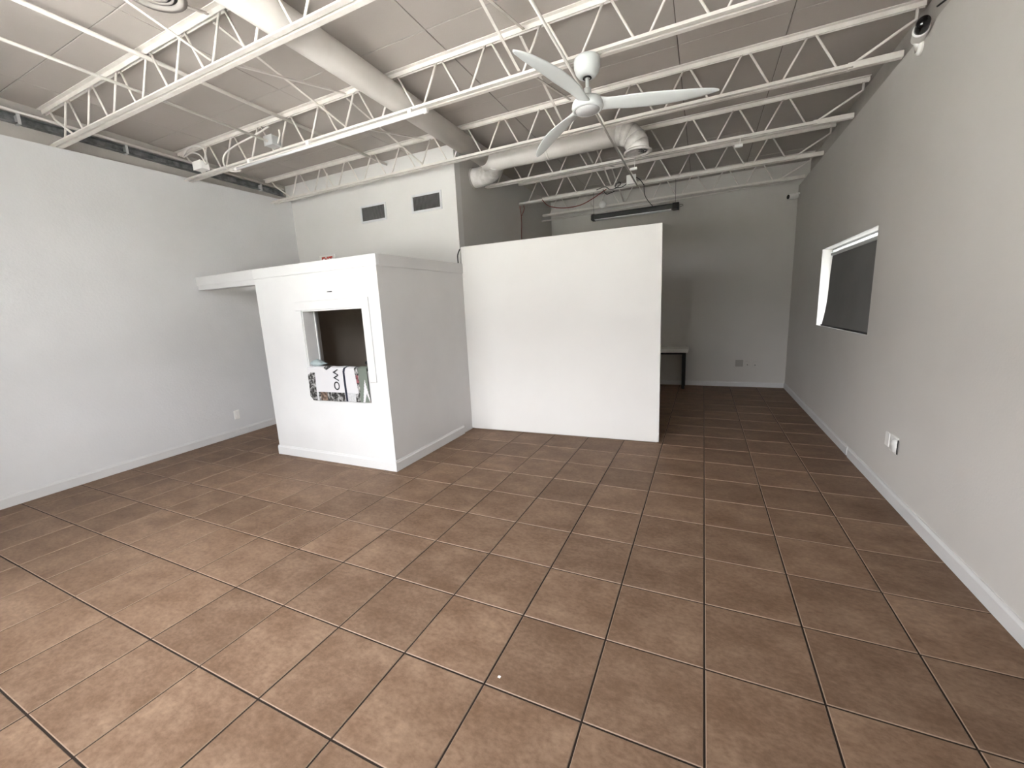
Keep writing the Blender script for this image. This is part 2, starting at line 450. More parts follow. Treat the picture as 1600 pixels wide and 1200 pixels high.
# ------------------------------------------------------------------ window in the right wall
w1 = thing('window_1', 'small high window bright with daylight around its shade', 'window', (1.45, 4.15, WZ0)); struct(w1)
fr = MB(); t = .03
for a in ((WY0, WY0+t, WZ0, WZ1), (WY1-t, WY1, WZ0, WZ1), (WY0+t, WY1-t, WZ0, WZ0+t), (WY0+t, WY1-t, WZ1-.02, WZ1)):
    fr.box(1.335, 1.385, a[0], a[1], a[2], a[3])
place(fr.obj('window_frame', ALU), w1)
place(MB().box(1.357, 1.363, WY0+t, WY1-t, WZ0+t, WZ1-.02).obj('pane', GLASS), w1)
sh = thing('roller_shade', 'charcoal roller shade pulled down inside the wall window', 'shade', (1.285, 4.05, 1.99))
mb = MB(); V = []; F = []; ny, nz = 12, 24
for i in range(nz+1):
    t = i/nz; z = 1.972 - t*(1.972-1.166)
    x = 1.292 - .012*math.sin(t*math.pi) - .050*max(0, t-.45)**2/.3025
    for j in range(ny+1):
        s_ = j/ny; y = 3.29 + s_*(4.825-3.29)
        V.append((x - .006*t*math.sin(s_*math.pi*2.0), y + .012*t*s_, z))
n0 = len(V)
V += [(p[0]+.0015, p[1], p[2]) for p in V[:n0]]
for i in range(nz):
    for j in range(ny):
        a = i*(ny+1)+j; q = (a, a+1, a+ny+2, a+ny+1); F.append(q); F.append(tuple(n0+k for k in q[::-1]))
mb.add(V, F, 0, True)
place(mb.obj('fabric', SHADE), sh)
place(MB().tube([(1.292, 3.28, 1.975), (1.292, 4.835, 1.975)], .018, 14).obj('roller_tube', ALU), sh)
place(MB().tube([(1.238, 3.285, 1.163), (1.238, 4.835, 1.163)], .009, 10).obj('hem_bar', BLACK), sh)
for yy in (3.268, 4.835):
    place(MB().bbox(1.275, 1.31, yy, yy+.006, 1.95, 2.0, .002).obj('bracket', ALU), sh)

# ------------------------------------------------------------------ service booth
BF = 1.72; BXL, BXR = -4.449, -2.738
booth = thing('service_booth', 'white built-in service booth with a counter window', 'booth', (-3.6, 2.5, 0))
OX0, OX1, OZ0, OZ1 = -3.782, -2.955, .985, 1.604
TH = .11
mb = MB()
mb.box(BXL, OX0, BF, BF+TH, 0, 2.0); mb.box(OX1, BXR-.1, BF, BF+TH, 0, 2.0)
mb.box(OX0, OX1, BF, BF+TH, 0, OZ0); mb.box(OX0, OX1, BF, BF+TH, OZ1, 2.0)
place(mb.obj('front_wall', GLOSSW), booth)
place(MB().add([(BXR-.1,BF,0),(BXR,BF,0),(P0[0]-.002,3.30,0),(P0[0]-.1,3.30,0),(BXR-.1,BF,2.0),(BXR,BF,2.0),(P0[0]-.002,3.30,2.0),(P0[0]-.1,3.30,2.0)],
      [(0,3,2,1),(4,5,6,7),(0,1,5,4),(1,2,6,5),(2,3,7,6),(3,0,4,7)]).obj('side_wall', GLOSSW), booth)
place(MB().box(BXL, BXL+.09, BF+TH, VY-.005, 0, 2.0).obj('passage_wall', WHITE), booth)
place(MB().box(BXL+.05, BXR-.05, BF+.02, VY-.005, 1.985, 2.055).obj('roof', WHITE), booth)
# lining of the dark inside
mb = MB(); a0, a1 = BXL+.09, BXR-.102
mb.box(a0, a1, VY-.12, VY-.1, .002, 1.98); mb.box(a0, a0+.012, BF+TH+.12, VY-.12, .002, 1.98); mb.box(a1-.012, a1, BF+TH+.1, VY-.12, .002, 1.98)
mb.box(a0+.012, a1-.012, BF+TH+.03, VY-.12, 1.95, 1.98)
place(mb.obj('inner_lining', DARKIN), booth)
# top fascia boards, slightly proud of the walls
place(MB().bbox(BXL-.001, BXR+.012, BF-.012, BF+.03, 1.962, 2.066, .003).obj('fascia', GLOSSW), booth)
v = [(BXR-.03,BF+.031,1.962),(BXR+.012,BF+.031,1.962),(P0[0]+.010,3.262,1.985),(P0[0]-.03,3.262,1.985),
     (BXR-.03,BF+.031,2.066),(BXR+.012,BF+.031,2.066),(P0[0]+.010,3.262,2.10),(P0[0]-.03,3.262,2.10)]
place(MB().add(v, [(0,3,2,1),(4,5,6,7),(0,1,5,4),(1,2,6,5),(2,3,7,6),(3,0,4,7)]).obj('fascia', GLOSSW), booth)
# header over the passage to the plastered wall
hx, hy = lwx(1.86)+.002, 1.86
def header(ya, yb, z0, z1, zz0, zz1, th):
    return ([(hx,hy+ya,z0),(BXL,BF+yb,zz0),(BXL,BF+yb+th,zz0),(hx,hy+ya+th,z0),(hx,hy+ya,z1),(BXL,BF+yb,zz1),(BXL,BF+yb+th,zz1),(hx,hy+ya+th,z1)],
            [(0,3,2,1),(4,5,6,7),(0,1,5,4),(1,2,6,5),(2,3,7,6),(3,0,4,7)])
v, f = header(-.012, -.012, 1.985, 2.088, 1.962, 2.066, .042); mbh = MB().add(v, f)
place(mbh.obj('fascia', GLOSSW), booth)
v, f = header(0, 0, 1.935, 2.04, 1.908, 2.03, .11); place(MB().add(v, f).obj('header_beam', GLOSSW), booth)
# window casing and jamb
cs = thing  # alias not used for parts
mb = MB(); t = .088; y0, y1 = BF-.012, BF
mb.bbox(OX0-t+.01, OX0, y0, y1, OZ0-.10, OZ1, .003); mb.bbox(OX1, OX1+t, y0, y1, OZ0-.10, OZ1, .003); mb.bbox(OX0-t+.01, OX1+t, y0-.002, y1, OZ1, OZ1+t, .003)
place(mb.obj('window_casing', GLOSSW), booth)
mb = MB(); mb.box(OX0+.0005, OX0+.012, BF-.002, BF+TH+.02, OZ0, OZ1-.0005); mb.box(OX1-.012, OX1-.0005, BF-.002, BF+TH+.02, OZ0, OZ1-.0005); mb.box(OX0+.012, OX1-.012, BF-.002, BF+TH+.02, OZ1-.013, OZ1-.0005)
place(mb.obj('window_jamb', GLOSSW), booth)
mb = MB(); mb.box(OX0-.02, OX0+.022, BF+TH+.021, BF+TH+.035, OZ0, OZ1+.04); mb.box(OX0-.10, OX0-.03, BF+TH+.036, BF+TH+.11, OZ0-.2, 1.94)
place(mb.obj('inner_stop', GLOSSW), booth)
place(MB().bbox(OX0+.013, OX1-.013, BF-.004, BF+.26, OZ0-.012, OZ0+.012, .003).obj('window_sill', GLOSSW), booth)
place(board_profile('baseboard', (BXL-.012, BF), (BXR+.012, BF), (0, -1), .105, .014), booth)
place(board_profile('baseboard', (BXR, BF-.014), (-2.760, 3.02), (1, .015), .105, .014), booth)
place(MB().tube([at_y(511, 456, BF+.004), at_y(518, 455.5, BF-.012)], .004, 8).obj('nail', BLACK), booth)

# things lying on the booth sill
def cloth():
    CX0, CX1 = -3.795, -2.965
    nu, nv = 150, 90
    # profile across the sill: (y, z), v = 0 inside ... 1 hem
    def prof(v, u):
        wob = .006*math.sin(u*17+v*3)+.004*math.sin(u*31+1)
        if v < .18:
            t = v/.18
            return BF+.12-.095*t, 1.003+.030*math.sin(t*math.pi*.5)+.004*math.sin(u*23)
        if v < .28:
            t = (v-.18)/.10; a = t*math.pi/2
            return BF+.025-.046*math.sin(a), 1.008+.026*math.cos(a)
        t = (v-.28)/.72
        zb = .672 + .014*u
        return BF-.021+wob*t*.6-.002*t, 1.008-(1.008-zb)*t
    def col(u, v):
        w = (v-.23)/.77                       # 0 at the fold, 1 at the hem
        navy_u = .632 + (.02*(.12-w)/.12 if w < .12 else 0)
        if abs(u-navy_u) < .018: return 1
        tri_c = .955
        if u > .85:
            if w > .33:
                h = (w-.33)/.67; half = .055*h
                if abs(u-tri_c) < half:
                    if w > .74 and abs(u-tri_c-.008) < .034*(w-.74)/.26: return 2
                    return 0
            if u > .868 - .05*max(0, w-.6): return 2
        if u < .135 and w > .25 - 1.2*u and w > .18: return 3
        if u < .61 and w > .735 and not (u < .17): return 4 if .19 < u < .31 else 3
        if u < .17 and w > .735: return 3 if u < .12 else 5
        if .29 < u < .40 and w < .10 - abs(u-.345)*1.4: return 3
        if .645 < u < .79 and w > .77: return 5
        if .645 < u < .81 and .745 < w < .77: return 5
        lo = .80 + .05*w
        if lo < u < .868 and w < .76: return 6 if (.22 < w < .45 and u < lo+.045) else 3
        if .78 < u < .90 and w >= .76: return 3
        return 0
    mb = MB(); V = []
    for i in range(nv+1):
        for j in range(nu+1):
            u, v = j/nu, i/nv
            y, z = prof(v, u)
            x = CX0+(CX1-CX0)*u
            # rounded hem corner
            if u < .05 and v > .9:
                x += .03*(1-u/.05)*((v-.9)/.1)**2
                z += .02*(1-u/.05)*((v-.9)/.1)
            V.append((x + .012*(1-v)*(.5-u), y, z))
    F = []; MI = []
    for i in range(nv):
        for j in range(nu):
            a = i*(nu+1)+j; F.append((a, a+nu+1, a+nu+2, a+1)); MI.append(col((j+.5)/nu, (i+.5)/nv))
    mb.v = V; mb.f = F; mb.mi = MI; mb.sm = [True]*len(F)
    white = new_mat('towel_white', (.58, .57, .585), .8)
    navy = new_mat('towel_navy', (.018, .020, .035), .8)
    sage = new_mat('towel_sage', (.15, .172, .145), .8)
    photo = mottle(new_mat('towel_print_dark', (.2, .2, .19), .8), (.03, .028, .026), (.62, .61, .60), 34, .47, .78, 4)
    brown = mottle(new_mat('towel_print_brown', (.2, .15, .12), .8), (.035, .025, .02), (.27, .185, .14), 30, .38, .66, 3)
    pale = mottle(new_mat('towel_pale_weave', (.6, .6, .61), .8), (.42, .42, .43), (.54, .54, .55), 90, .4, .6, 2)
    red = mottle(new_mat('towel_print_red', (.3, .1, .1), .8), (.07, .04, .04), (.26, .09, .10), 28, .4, .6, 2)
    o = mb.obj('printed_cloth', [white, navy, sage, photo, brown, pale, red])
    md = o.modifiers.new('solid', 'SOLIDIFY'); md.thickness = .003; md.offset = -1
    return tag(o, 'printed white cloth with dark stripe draped over the booth sill', 'cloth')
clo = cloth()
def letters(txt, x, z, size, y, parent):
    cu = bpy.data.curves.new('lettering', 'FONT'); cu.body = txt; cu.size = size; cu.extrude = .0008
    cu.align_x = 'LEFT'; cu.align_y = 'CENTER'
    tmp = bpy.data.objects.new('tmp', cu); scene.collection.objects.link(tmp)
    dg = bpy.context.evaluated_depsgraph_get(); me = bpy.data.meshes.new_from_object(tmp.evaluated_get(dg))
    bpy.data.objects.remove(tmp)
    return me
me = letters('WO', 0, 0, .118, 0, None)
me.materials.append(new_mat('letter_black', (.02, .02, .022), .8))
lo = bpy.data.objects.new('lettering', me); scene.collection.objects.link(lo)
# reads downward: letter baseline runs along -z, letter tops towards +x
lo.matrix_world = Matrix(((0, .90, 0, -3.385), (0, 0, -1, BF-.0285), (-1.0, 0, 0, 1.012), (0, 0, 0, 1)))
lo.parent = clo

mb = MB(); prof = [(0, -.02), (.05, -.018), (.085, 0), (.06, .022), (0, .030)]
mb.lathe(prof, (0, 0, 0), n=18)
bag = mb.obj('plastic_bag', BAGC)
for vv in bag.data.vertices:
    c = vv.co; k = 1+.25*math.sin(c.x*90+c.y*60)
    vv.co = (c.x*1.35*k, c.y*.6*k, c.z*1.2*(1+.4*math.sin(c.x*60+1)))
bag.location = (-3.685, BF+.030, 1.056)
tag(bag, 'crumpled pale blue plastic bag on the booth sill', 'bag')
mb = MB().tube(smooth_path([(-3.06, BF+.09, 1.056), (-3.025, BF+.05, 1.068), (-2.99, BF+.05, 1.062), (-3.0, BF+.10, 1.056)], 6), .017, 10)
tag(mb.obj('black_strap', BLACK), 'black coiled strap at the end of the booth sill', 'strap')

# ------------------------------------------------------------------ grilles and exit sign on the upper wall
for (x0, x1, z0, z1, lab) in ((-4.515, -4.05, 2.822, 3.055, 'white framed air grille with dark slats nearer the plastered wall'),
                              (-3.615, -3.135, 2.836, 3.064, 'white framed air grille with dark slats beside the wall corner')):
    g = thing('air_grille', lab, 'vent', ((x0+x1)/2, VY, z0), 'air grilles on the upper wall')
    mb = MB(); t = .028
    for a in ((x0, x0+t, z0, z1), (x1-t, x1, z0, z1), (x0+t, x1-t, z0, z0+t), (x0+t, x1-t, z1-t, z1)):
        mb.bbox(a[0], a[1], VY-.012, VY, a[2], a[3], .002)
    place(mb.obj('frame', new_mat('grille_frame', (.66, .67, .69), .4)), g)
    place(MB().box(x0+t, x1-t, VY-.003, VY-.001, z0+t, z1-t).obj('backing', BLACK), g)
    n = 20; slat = None
    for k in range(n):
        xc = x0+t+(x1-x0-2*t)*(k+.5)/n
        if slat is None:
            slat = MB().add([(-.0035,-.009,z0+t),(.0005,-.009,z0+t),(.0045,-.0035,z0+t),(.0005,-.0035,z0+t),(-.0035,-.009,z1-t),(.0005,-.009,z1-t),(.0045,-.0035,z1-t),(.0005,-.0035,z1-t)],
                            [(0,3,2,1),(4,5,6,7),(0,1,5,4),(1,2,6,5),(2,3,7,6),(3,0,4,7)]).obj('slat', SLAT); s_ = slat
        else:
            s_ = slat.copy(); scene.collection.objects.link(s_)
        s_.location = (xc, VY, 0); place(s_, g)
ex = thing('exit_sign', 'exit sign with red letters above the passage header', 'sign', (-5.24, VY, 2.25))
place(MB().bbox(-5.405, -5.085, VY-.035, VY, 2.24, 2.465, .004).obj('housing', PLATE), ex)
cu = bpy.data.curves.new('t', 'FONT'); cu.body = 'EXIT'; cu.size = .17; cu.extrude = .002; cu.offset = .003; cu.align_x = 'CENTER'
tmp = bpy.data.objects.new('tmp', cu); scene.collection.objects.link(tmp)
dg = bpy.context.evaluated_depsgraph_get(); me = bpy.data.meshes.new_from_object(tmp.evaluated_get(dg)); bpy.data.objects.remove(tmp)
me.materials.append(REDS)
lt = bpy.data.objects.new('lettering', me); scene.collection.objects.link(lt)
lt.rotation_euler = (math.radians(90), 0, 0); lt.scale = (.64, 1, 1); lt.location = (-5.245, VY-.037, 2.318); place(lt, ex)

# ------------------------------------------------------------------ bar joists
JY = {'A': .80, 'B': 1.96, 'C': 3.13, 'D': 4.245, 'E': 5.38, 'F': 6.43}
ZB0, ZB1 = 3.222, 3.258      # bottom chord
ZT0, ZT1 = 3.520, CZ-.001    # top chord
PER = .455
rod_cache = {}
def rod(a, b, r=.0085):
    return MB().tube([a, b], r, 8)
def angle_pair(x0, x1, y, z0, z1, flip, leg=.036, gap=.009, th=.006):
    mb = MB()
    for s_ in (-1, 1):
        ya, yb = y+s_*gap, y+s_*(gap+leg); yt = y+s_*(gap+th)
        if flip:   # top chord: flange on top
            mb.box(x0, x1, min(ya, yb), max(ya, yb), z1-th, z1); mb.box(x0, x1, min(ya, yt), max(ya, yt), z0, z1-th)
        else:
            mb.box(x0, x1, min(ya, yb), max(ya, yb), z0, z0+th); mb.box(x0, x1, min(ya, yt), max(ya, yt), z0+th, z1)
    return mb
LAB = {'A': 'white steel bar joist crossing the duct, farthest from the back area',
       'B': 'white steel bar joist with the ceiling fan and tube light below it',
       'C': 'white steel bar joist just in front of the two air grilles',
       'D': 'white steel bar joist starting beside the ribbed duct elbow',
       'E': 'white steel bar joist with loose wiring and the hanging shop light',
       'F': 'white steel bar joist nearest the end wall, with a round box'}
for key, y in JY.items():
    xl = lwx(y)+.004 if key in 'ABC' else RETX+.06*(y-VY)/3.4+.012
    j = thing('bar_joist', LAB[key], 'joist', (-2.0, y, ZB0), 'bar joists under the ceiling deck')
    xtl = xl-.09 if key in 'ABC' else xl
    place(angle_pair(xl, .93, y, ZB0, ZB1, False).obj('bottom_chord', STEELW), j)
    place(angle_pair(xtl, 1.33, y, ZT0, ZT1, True).obj('top_chord', STEELW), j)
    place(MB().bbox(.90, RX-.002, y-.022, y+.022, ZB0-.006, ZB1+.004, .003).obj('chord_extension', STEELW), j)
    place(MB().tube([(.92, y, ZB1-.012), (1.235, y, 3.425), (1.285, y, 3.452), (1.285, y, ZT0+.02)], .0105, 8).obj('end_web', STEELW), j)
    k = 1
    top = .20+PER
    first_d = first_u = None
    while True:
        tc = .20+PER*k; k -= 1
        if tc+.3 > 1.0 and tc > .7: continue
        if tc-.03 < xl+.18: break
        # right rod: top to bottom on the right
        for sgn in (1, -1):
            xa, xb = tc+sgn*.026, tc+sgn*(PER/2-.042)
            if xb < xl+.02: continue
            if sgn == 1:
                if first_d is None:
                    first_d = rod((0, 0, ZT0+.01), (PER/2-.068, 0, ZB0+.02)).obj('web_rod', STEELW); o = first_d
                else: o = first_d.copy(); scene.collection.objects.link(o)
            else:
                if first_u is None:
                    first_u = rod((0, 0, ZT0+.01), (-(PER/2-.068), 0, ZB0+.02)).obj('web_rod', STEELW); o = first_u
                else: o = first_u.copy(); scene.collection.objects.link(o)
            o.location = (xa, y, 0); place(o, j)
    if key in 'ABC':
        place(MB().tube([(xl+.40, y, ZB1-.012), (xl+.10, y, 3.44), (xl+.02, y, ZT0+.015)], .0095, 8).obj('end_web', STEELW), j)

# bridging angles between the joists (cross pairs)
ys = list(JY.values())
def bridge(x, ya, yb, za, zb, lab):
    mb = MB(); d = Vector((0, yb-ya, zb-za)).normalized(); n = Vector((0, -d.z, d.y))
    a = Vector((x, ya, za)); b = Vector((x, yb, zb)); V = []
    for p in (a, b):
        for (dx, dn_) in ((-.010, 0), (.010, 0), (.010, .004), (-.006, .004), (-.006, .018), (-.010, .018)): V.append(p+Vector((dx, 0, 0))+n*dn_)
    k = 6; F = [tuple(range(k))[::-1], tuple(range(k, 2*k))] + [(i, (i+1) % k, k+(i+1) % k, k+i) for i in range(k)]
    return tag(mb.add(V, F).obj('bridging_bar', STEELW), lab, 'bridging bar', 'bridging bars between the joists')
names = ['duct-crossed joist and fan joist', 'fan joist and grille joist', 'grille joist and elbow joist', 'elbow joist and wired joist', 'wired joist and end joist']
for x, where in ((-3.13, 'left of the duct'), (-1.36, 'beside the ceiling fan')):
    if x < -3: rng = [(-.36, .80)] + list(zip(ys[:2], ys[1:3]))
    else: rng = [(.80, 1.96)] + list(zip(ys[1:-1], ys[2:]))
    for (ya, yb) in rng:
        nm = 'before the duct-crossed joist' if ya < 0 else 'between ' + names[ys.index(ya)]
        side = 'duct side' if x < -3 else 'fan side'
        if x > -3 and abs(ya-3.13) < .01:      # the branch duct is in the way: only the far end of one bar shows
            bridge(x, 3.815, yb-.03, 3.325, ZB1+.004, 'short fan side bridging bar below the branch duct %s' % nm); continue
        bridge(x, ya+.03, yb-.03, ZT0-.002, ZB1+.004, 'thin %s bridging bar falling rearward %s' % (side, nm))
        bridge(x+.05, ya+.03, yb-.03, ZB1+.004, ZT0-.002, 'thin %s bridging bar rising rearward %s' % (side, nm))
# a pair of conduits crossing the joists behind the fan
for k, (xc, r, z, lab) in enumerate(((-.985, .0105, 3.2095, 'painted conduit running over the joists past the fan canopy'),)):
    tag(MB().tube([(xc, .2, z), (xc, 5.38, z)], r, 10).obj('conduit', CONDW), lab, 'conduit')

# ------------------------------------------------------------------ air duct
duct = thing('round_air_duct', 'white round air duct threading through the bar joists', 'duct', (-2.55, 2.0, 3.25))
DR = .105
def ringed(path, r, seams, mat, name, n=32, seam_r=.004):
    mb = MB().tube(path, r, n)
    return place(mb.obj(name, mat), duct)
ringed([(-2.545, Y0+.05, 3.39), (-2.56, 1.0, 3.39), (-2.57, 2.0, 3.39), (-2.585, 3.66, 3.39)], DR, None, DUCTW, 'main_trunk')
place(MB().tube([(-2.585, 3.645, 3.39), (-2.585, 3.675, 3.39)], .109, 32).obj('end_cap', DUCTW), duct)
LY = 3.68
ringed([(-2.60, LY, 3.365), (-2.4, LY, 3.345), (-.95, LY, 3.335)], .115, None, DUCTW, 'branch')
for xs_ in (-1.75,):
    place(MB().tube([(xs_-.012, LY, 3.3405), (xs_+.012, LY, 3.3403)], .118, 32).obj('seam_band', DUCTW), duct)
# down elbow in gores
gores = 5; c = Vector((-.95, LY, 3.335-.205)); Rb = .205
for k in range(gores):
    a0 = math.radians(90*k/gores); a1 = math.radians(90*(k+1)/gores)
    pa = c+Vector((math.sin(a0)*Rb, 0, math.cos(a0)*Rb)); pb = c+Vector((math.sin(a1)*Rb, 0, math.cos(a1)*Rb))
    d = (pb-pa).normalized()*.012
    place(MB().tube([pa-d, pb+d], [.117+.003*(k % 2), .117+.003*(k % 2)], 28).obj('elbow_gore', FLEXW), duct)
ec = c+Vector((Rb, 0, 0))
dif = place(MB().lathe([(.112, .02), (.143, .0), (.147, -.012), (.115, -.016), (.109, .0)], ec+Vector((0, 0, -.01)), n=36).obj('diffuser_ring', FLEXW), duct)
b_ = MB().lathe([(0, .0), (.108, .0)], ec+Vector((0, 0, .002)), n=32, smooth=False).obj('diffuser_core', BLACK); place(b_, duct)
mb = MB()
for k in range(4):
    an = math.pi*k/4; d = Vector((math.cos(an), math.sin(an), 0))*.106
    mb.tube([ec+d+Vector((0, 0, -.008)), ec-d+Vector((0, 0, -.008))], .004, 6)
mb.lathe([(.055, -.006), (.062, -.010), (.055, -.014)], ec, n=24); mb.lathe([(.082, -.006), (.088, -.010), (.082, -.014)], ec, n=24)
place(mb.obj('diffuser_vanes', DGREY), duct)
# ribbed elbow into the return wall
path = smooth_path([(RETX+.012, 3.93, 3.275), (-2.80, 3.93, 3.275), (-2.66, 3.90, 3.285), (-2.54, 3.81, 3.31), (-2.46, 3.68, 3.35)], 7)
rs = [.116+.006*(i % 2) for i in range(len(path))]
place(MB().tube(path, rs, 28).obj('ribbed_elbow', FLEXW), duct)
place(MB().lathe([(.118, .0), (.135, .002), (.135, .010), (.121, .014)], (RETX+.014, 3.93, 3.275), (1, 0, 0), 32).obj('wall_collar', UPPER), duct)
# short branch with a round diffuser near the plastered wall side
path = [(-2.53, .30, 3.40), (-2.66, .30, 3.40)] + [(-2.70-.10*math.sin(math.radians(a)), .30, 3.30+.10*math.cos(math.radians(a))) for a in range(0, 91, 15)] + [(-2.80, .30, 3.29)]
place(MB().tube(path, .098, 28).obj('branch', DUCTW), duct)
dc = Vector((-2.80, .30, 3.285))
place(MB().lathe([(.10, .01), (.145, 0), (.15, -.010), (.118, -.014), (.108, .0)], dc, n=36).obj('diffuser_ring', PLATEG), duct)
place(MB().lathe([(0, .0), (.11, .0)], dc, n=32, smooth=False).obj('diffuser_core', DGREY), duct)
mb = MB()
for r in (.03, .055, .08): mb.lathe([(r, -.004), (r+.010, -.012), (r+.012, -.004)], dc, n=28)
place(mb.obj('diffuser_vanes', PLATEG), duct)

# ------------------------------------------------------------------ ceiling fan
FC = Vector((-.852, 1.96, 0))
fan = thing('ceiling_fan', 'pale three-blade ceiling fan hung from a bar joist', 'fan', (FC.x, FC.y, ZB0))
def F3(z): return (FC.x, FC.y, z)
place(MB().lathe([(0, 3.221), (.088, 3.220), (.092, 3.205), (.091, 3.165), (.080, 3.130), (.060, 3.106), (.034, 3.098), (.030, 3.103), (.0, 3.108)], (FC.x, FC.y, 0), n=36).obj('canopy', FANW), fan)
place(MB().lathe([(.029, 3.1), (.031, 3.094), (.02, 3.093)], (FC.x, FC.y, 0), n=24).obj('canopy_collar', BLACK), fan)
place(MB().tube([F3(3.11), F3(3.0)], .0135, 16).obj('downrod', FANW), fan)
place(MB().lathe([(.014, 3.035), (.026, 3.030), (.029, 2.985), (.034, 2.975), (.06, 2.968), (.09, 2.962)], (FC.x, FC.y, 0), n=28).obj('coupling', FANW), fan)
place(MB().lathe([(.0, 2.968), (.075, 2.966), (.098, 2.955), (.108, 2.935), (.112, 2.91), (.106, 2.893), (.092, 2.886), (.088, 2.890), (.0, 2.891)], (FC.x, FC.y, 0), n=40).obj('motor_hub', FANW), fan)
place(MB().lathe([(.086, 2.891), (.084, 2.885), (.0, 2.883)], (FC.x, FC.y, 0), n=40).obj('bottom_cap', FAND), fan)
def blade(R):
    # stations: radius, half width toward leading / trailing, pitch (deg), z
    st = [(.045, .055, .050, 26, 0), (.09, .060, .052, 24, -.001), (.14, .058, .048, 20, -.003), (.20, .064, .052, 16, -.004), (.30, .076, .064, 13, -.006), (.42, .083, .070, 11, -.009),
          (.55, .080, .064, 10, -.013), (.68, .066, .054, 9, -.018), (.78, .050, .041, 8, -.022), (.84, .034, .029, 8, -.025), (.872, .018, .016, 8, -.027), (.885, .004, .004, 8, -.028)]
    n = 12; V = []; F = []
    for (r, wl, wt, pt, z) in st:
        r = r*R/.885; th = .0085 if r > .2 else .0085+.018*(1-(r-.04)/.16)
        if r > .8: th = .005
        ca, sa = math.cos(math.radians(-pt)), math.sin(math.radians(-pt))
        sweep = .05*math.sin(min(1, r/.9)*math.pi)*.6
        for k in range(n):
            an = 2*math.pi*k/n; cx = math.cos(an); y = (wl if cx > 0 else wt)*cx; zz = th*math.sin(an)
            V.append((r, y*ca - zz*sa + sweep, y*sa + zz*ca + z))
    m = len(st)
    for i in range(m-1):
        for k in range(n): F.append((i*n+k, i*n+(k+1) % n, (i+1)*n+(k+1) % n, (i+1)*n+k))
    F.append(tuple(range(n))[::-1]); F.append(tuple((m-1)*n+k for k in range(n)))
    return MB().add(V, F, 0, True)
for ang, R in ((-100.6, .885), (15.8, .875), (135.7, .94)):
    o = blade(R).obj('blade', FANW); o.location = (FC.x, FC.y, 2.932); o.rotation_euler = (0, 0, math.radians(ang-2)); place(o, fan)

# ------------------------------------------------------------------ lights (all off)
tl = thing('tube_light', 'long white tube light clipped under the fan joist', 'light', (-3.5, 1.93, 3.17))
TA, TB = Vector((-4.75, 1.90, 3.168)), Vector((-2.19, 1.90, 3.168))
place(MB().tube([TA, TB], .013, 14).obj('tube', TUBE), tl)
place(MB().box(TA.x, TB.x, 1.893, 1.907, 3.180, 3.192).obj('back_rail', STEELW), tl)
for p in (TA, TB):
    d = .03 if p is TA else -.03
    place(MB().tube([p+Vector((-d*.3, 0, 0)), p+Vector((d, 0, 0))], .016, 14).obj('end_cap', PLATE), tl)
for xc in (-4.5, -3.6, -2.36):
    place(MB().bbox(xc-.02, xc+.02, 1.885, 1.96, 3.185, 3.2215, .003).obj('clip', PLATE), tl)

sy = 5.40
sl = thing('shop_light', 'dark hanging shop light with black end caps', 'light', (-1.05, sy, 2.87))
LA = at_y(925, 341, sy); LB = at_y(1061, 322, sy); LA.z = LB.z = (LA.z+LB.z)/2
prof = [(-.066, -.034), (.066, -.034), (.058, .018), (.026, .044), (-.026, .044), (-.058, .018)]
def prism_x(x0, x1, yc, zc, prof, mi=0):
    k = len(prof); V = [(x0, yc+a, zc+b) for a, b in prof]+[(x1, yc+a, zc+b) for a, b in prof]
    return MB().add(V, [tuple(range(k)), tuple(range(2*k-1, k-1, -1))]+[(i, k+i, k+(i+1) % k, (i+1) % k) for i in range(k)], mi)
place(prism_x(LA.x+.04, LB.x-.08, sy, LA.z, prof).obj('housing', DGREY), sl)
big = [(a*1.12, b*1.15) for a, b in prof]
place(prism_x(LA.x, LA.x+.042, sy, LA.z, big).obj('end_cap', BLACK), sl)
place(prism_x(LB.x-.085, LB.x, sy, LA.z, big).obj('end_cap', BLACK), sl)
place(MB().box(LA.x+.05, LB.x-.1, sy-.05, sy+.05, LA.z-.042, LA.z-.0342).obj('diffuser', TUBE), sl)
for xw in (LA.x+.03, LB.x-.05):
    place(MB().tube([(xw, sy, LA.z+.044), (xw, 5.385, ZB0)], .0022, 6).obj('suspension_wire', BLACK), sl)
place(MB().tube(smooth_path([(LB.x, sy, LA.z+.015), (LB.x+.04, sy, LA.z+.018), (LB.x+.05, sy, LA.z), (LB.x+.01, sy, LA.z-.01)], 5), .003, 6).obj('pull_loop', BLACK), sl)
pts = [at_y(u, v, 5.37) for u, v in ((1006, 292), (1007, 303), (1012, 313), (1020, 322))]
pts[-1] = Vector((pts[-1].x, sy, LA.z+.044)); pts[0].z = 3.228
place(MB().tube(smooth_path(pts, 6), .0045, 8).obj('power_cord', BLACK), sl)

# ------------------------------------------------------------------ boxes, conduits, wiring overhead
def jbox(c, sx, sy_, sz, lab, mat=PLATE):
    t = thing('junction_box', lab, 'electrical box', (c[0], c[1], c[2]-sz/2))
    place(MB().bbox(c[0]-sx/2, c[0]+sx/2, c[1]-sy_/2, c[1]+sy_/2, c[2]-sz/2, c[2]+sz/2, .006).obj('box', mat), t)
    place(MB().bbox(c[0]-sx/2-.003, c[0]+sx/2+.003, c[1]-sy_/2-.006, c[1]-sy_/2, c[2]-sz/2-.003, c[2]+sz/2+.003, .002).obj('cover', mat), t)
    return t
jbox((-5.315, 1.885, 3.295), .15, .09, .085, 'white junction box beside the wall-top channel', PLATE)
jbox((-4.095, 1.90, 3.312), .12, .10, .09, 'white junction box at the end of the straight ceiling conduit', ALU)
jb3 = at_y(987, 284, 5.34)
jbox((jb3.x, 5.325, 3.30), .13, .05, .12, 'white junction box among loose wires on a joist', PLATE)
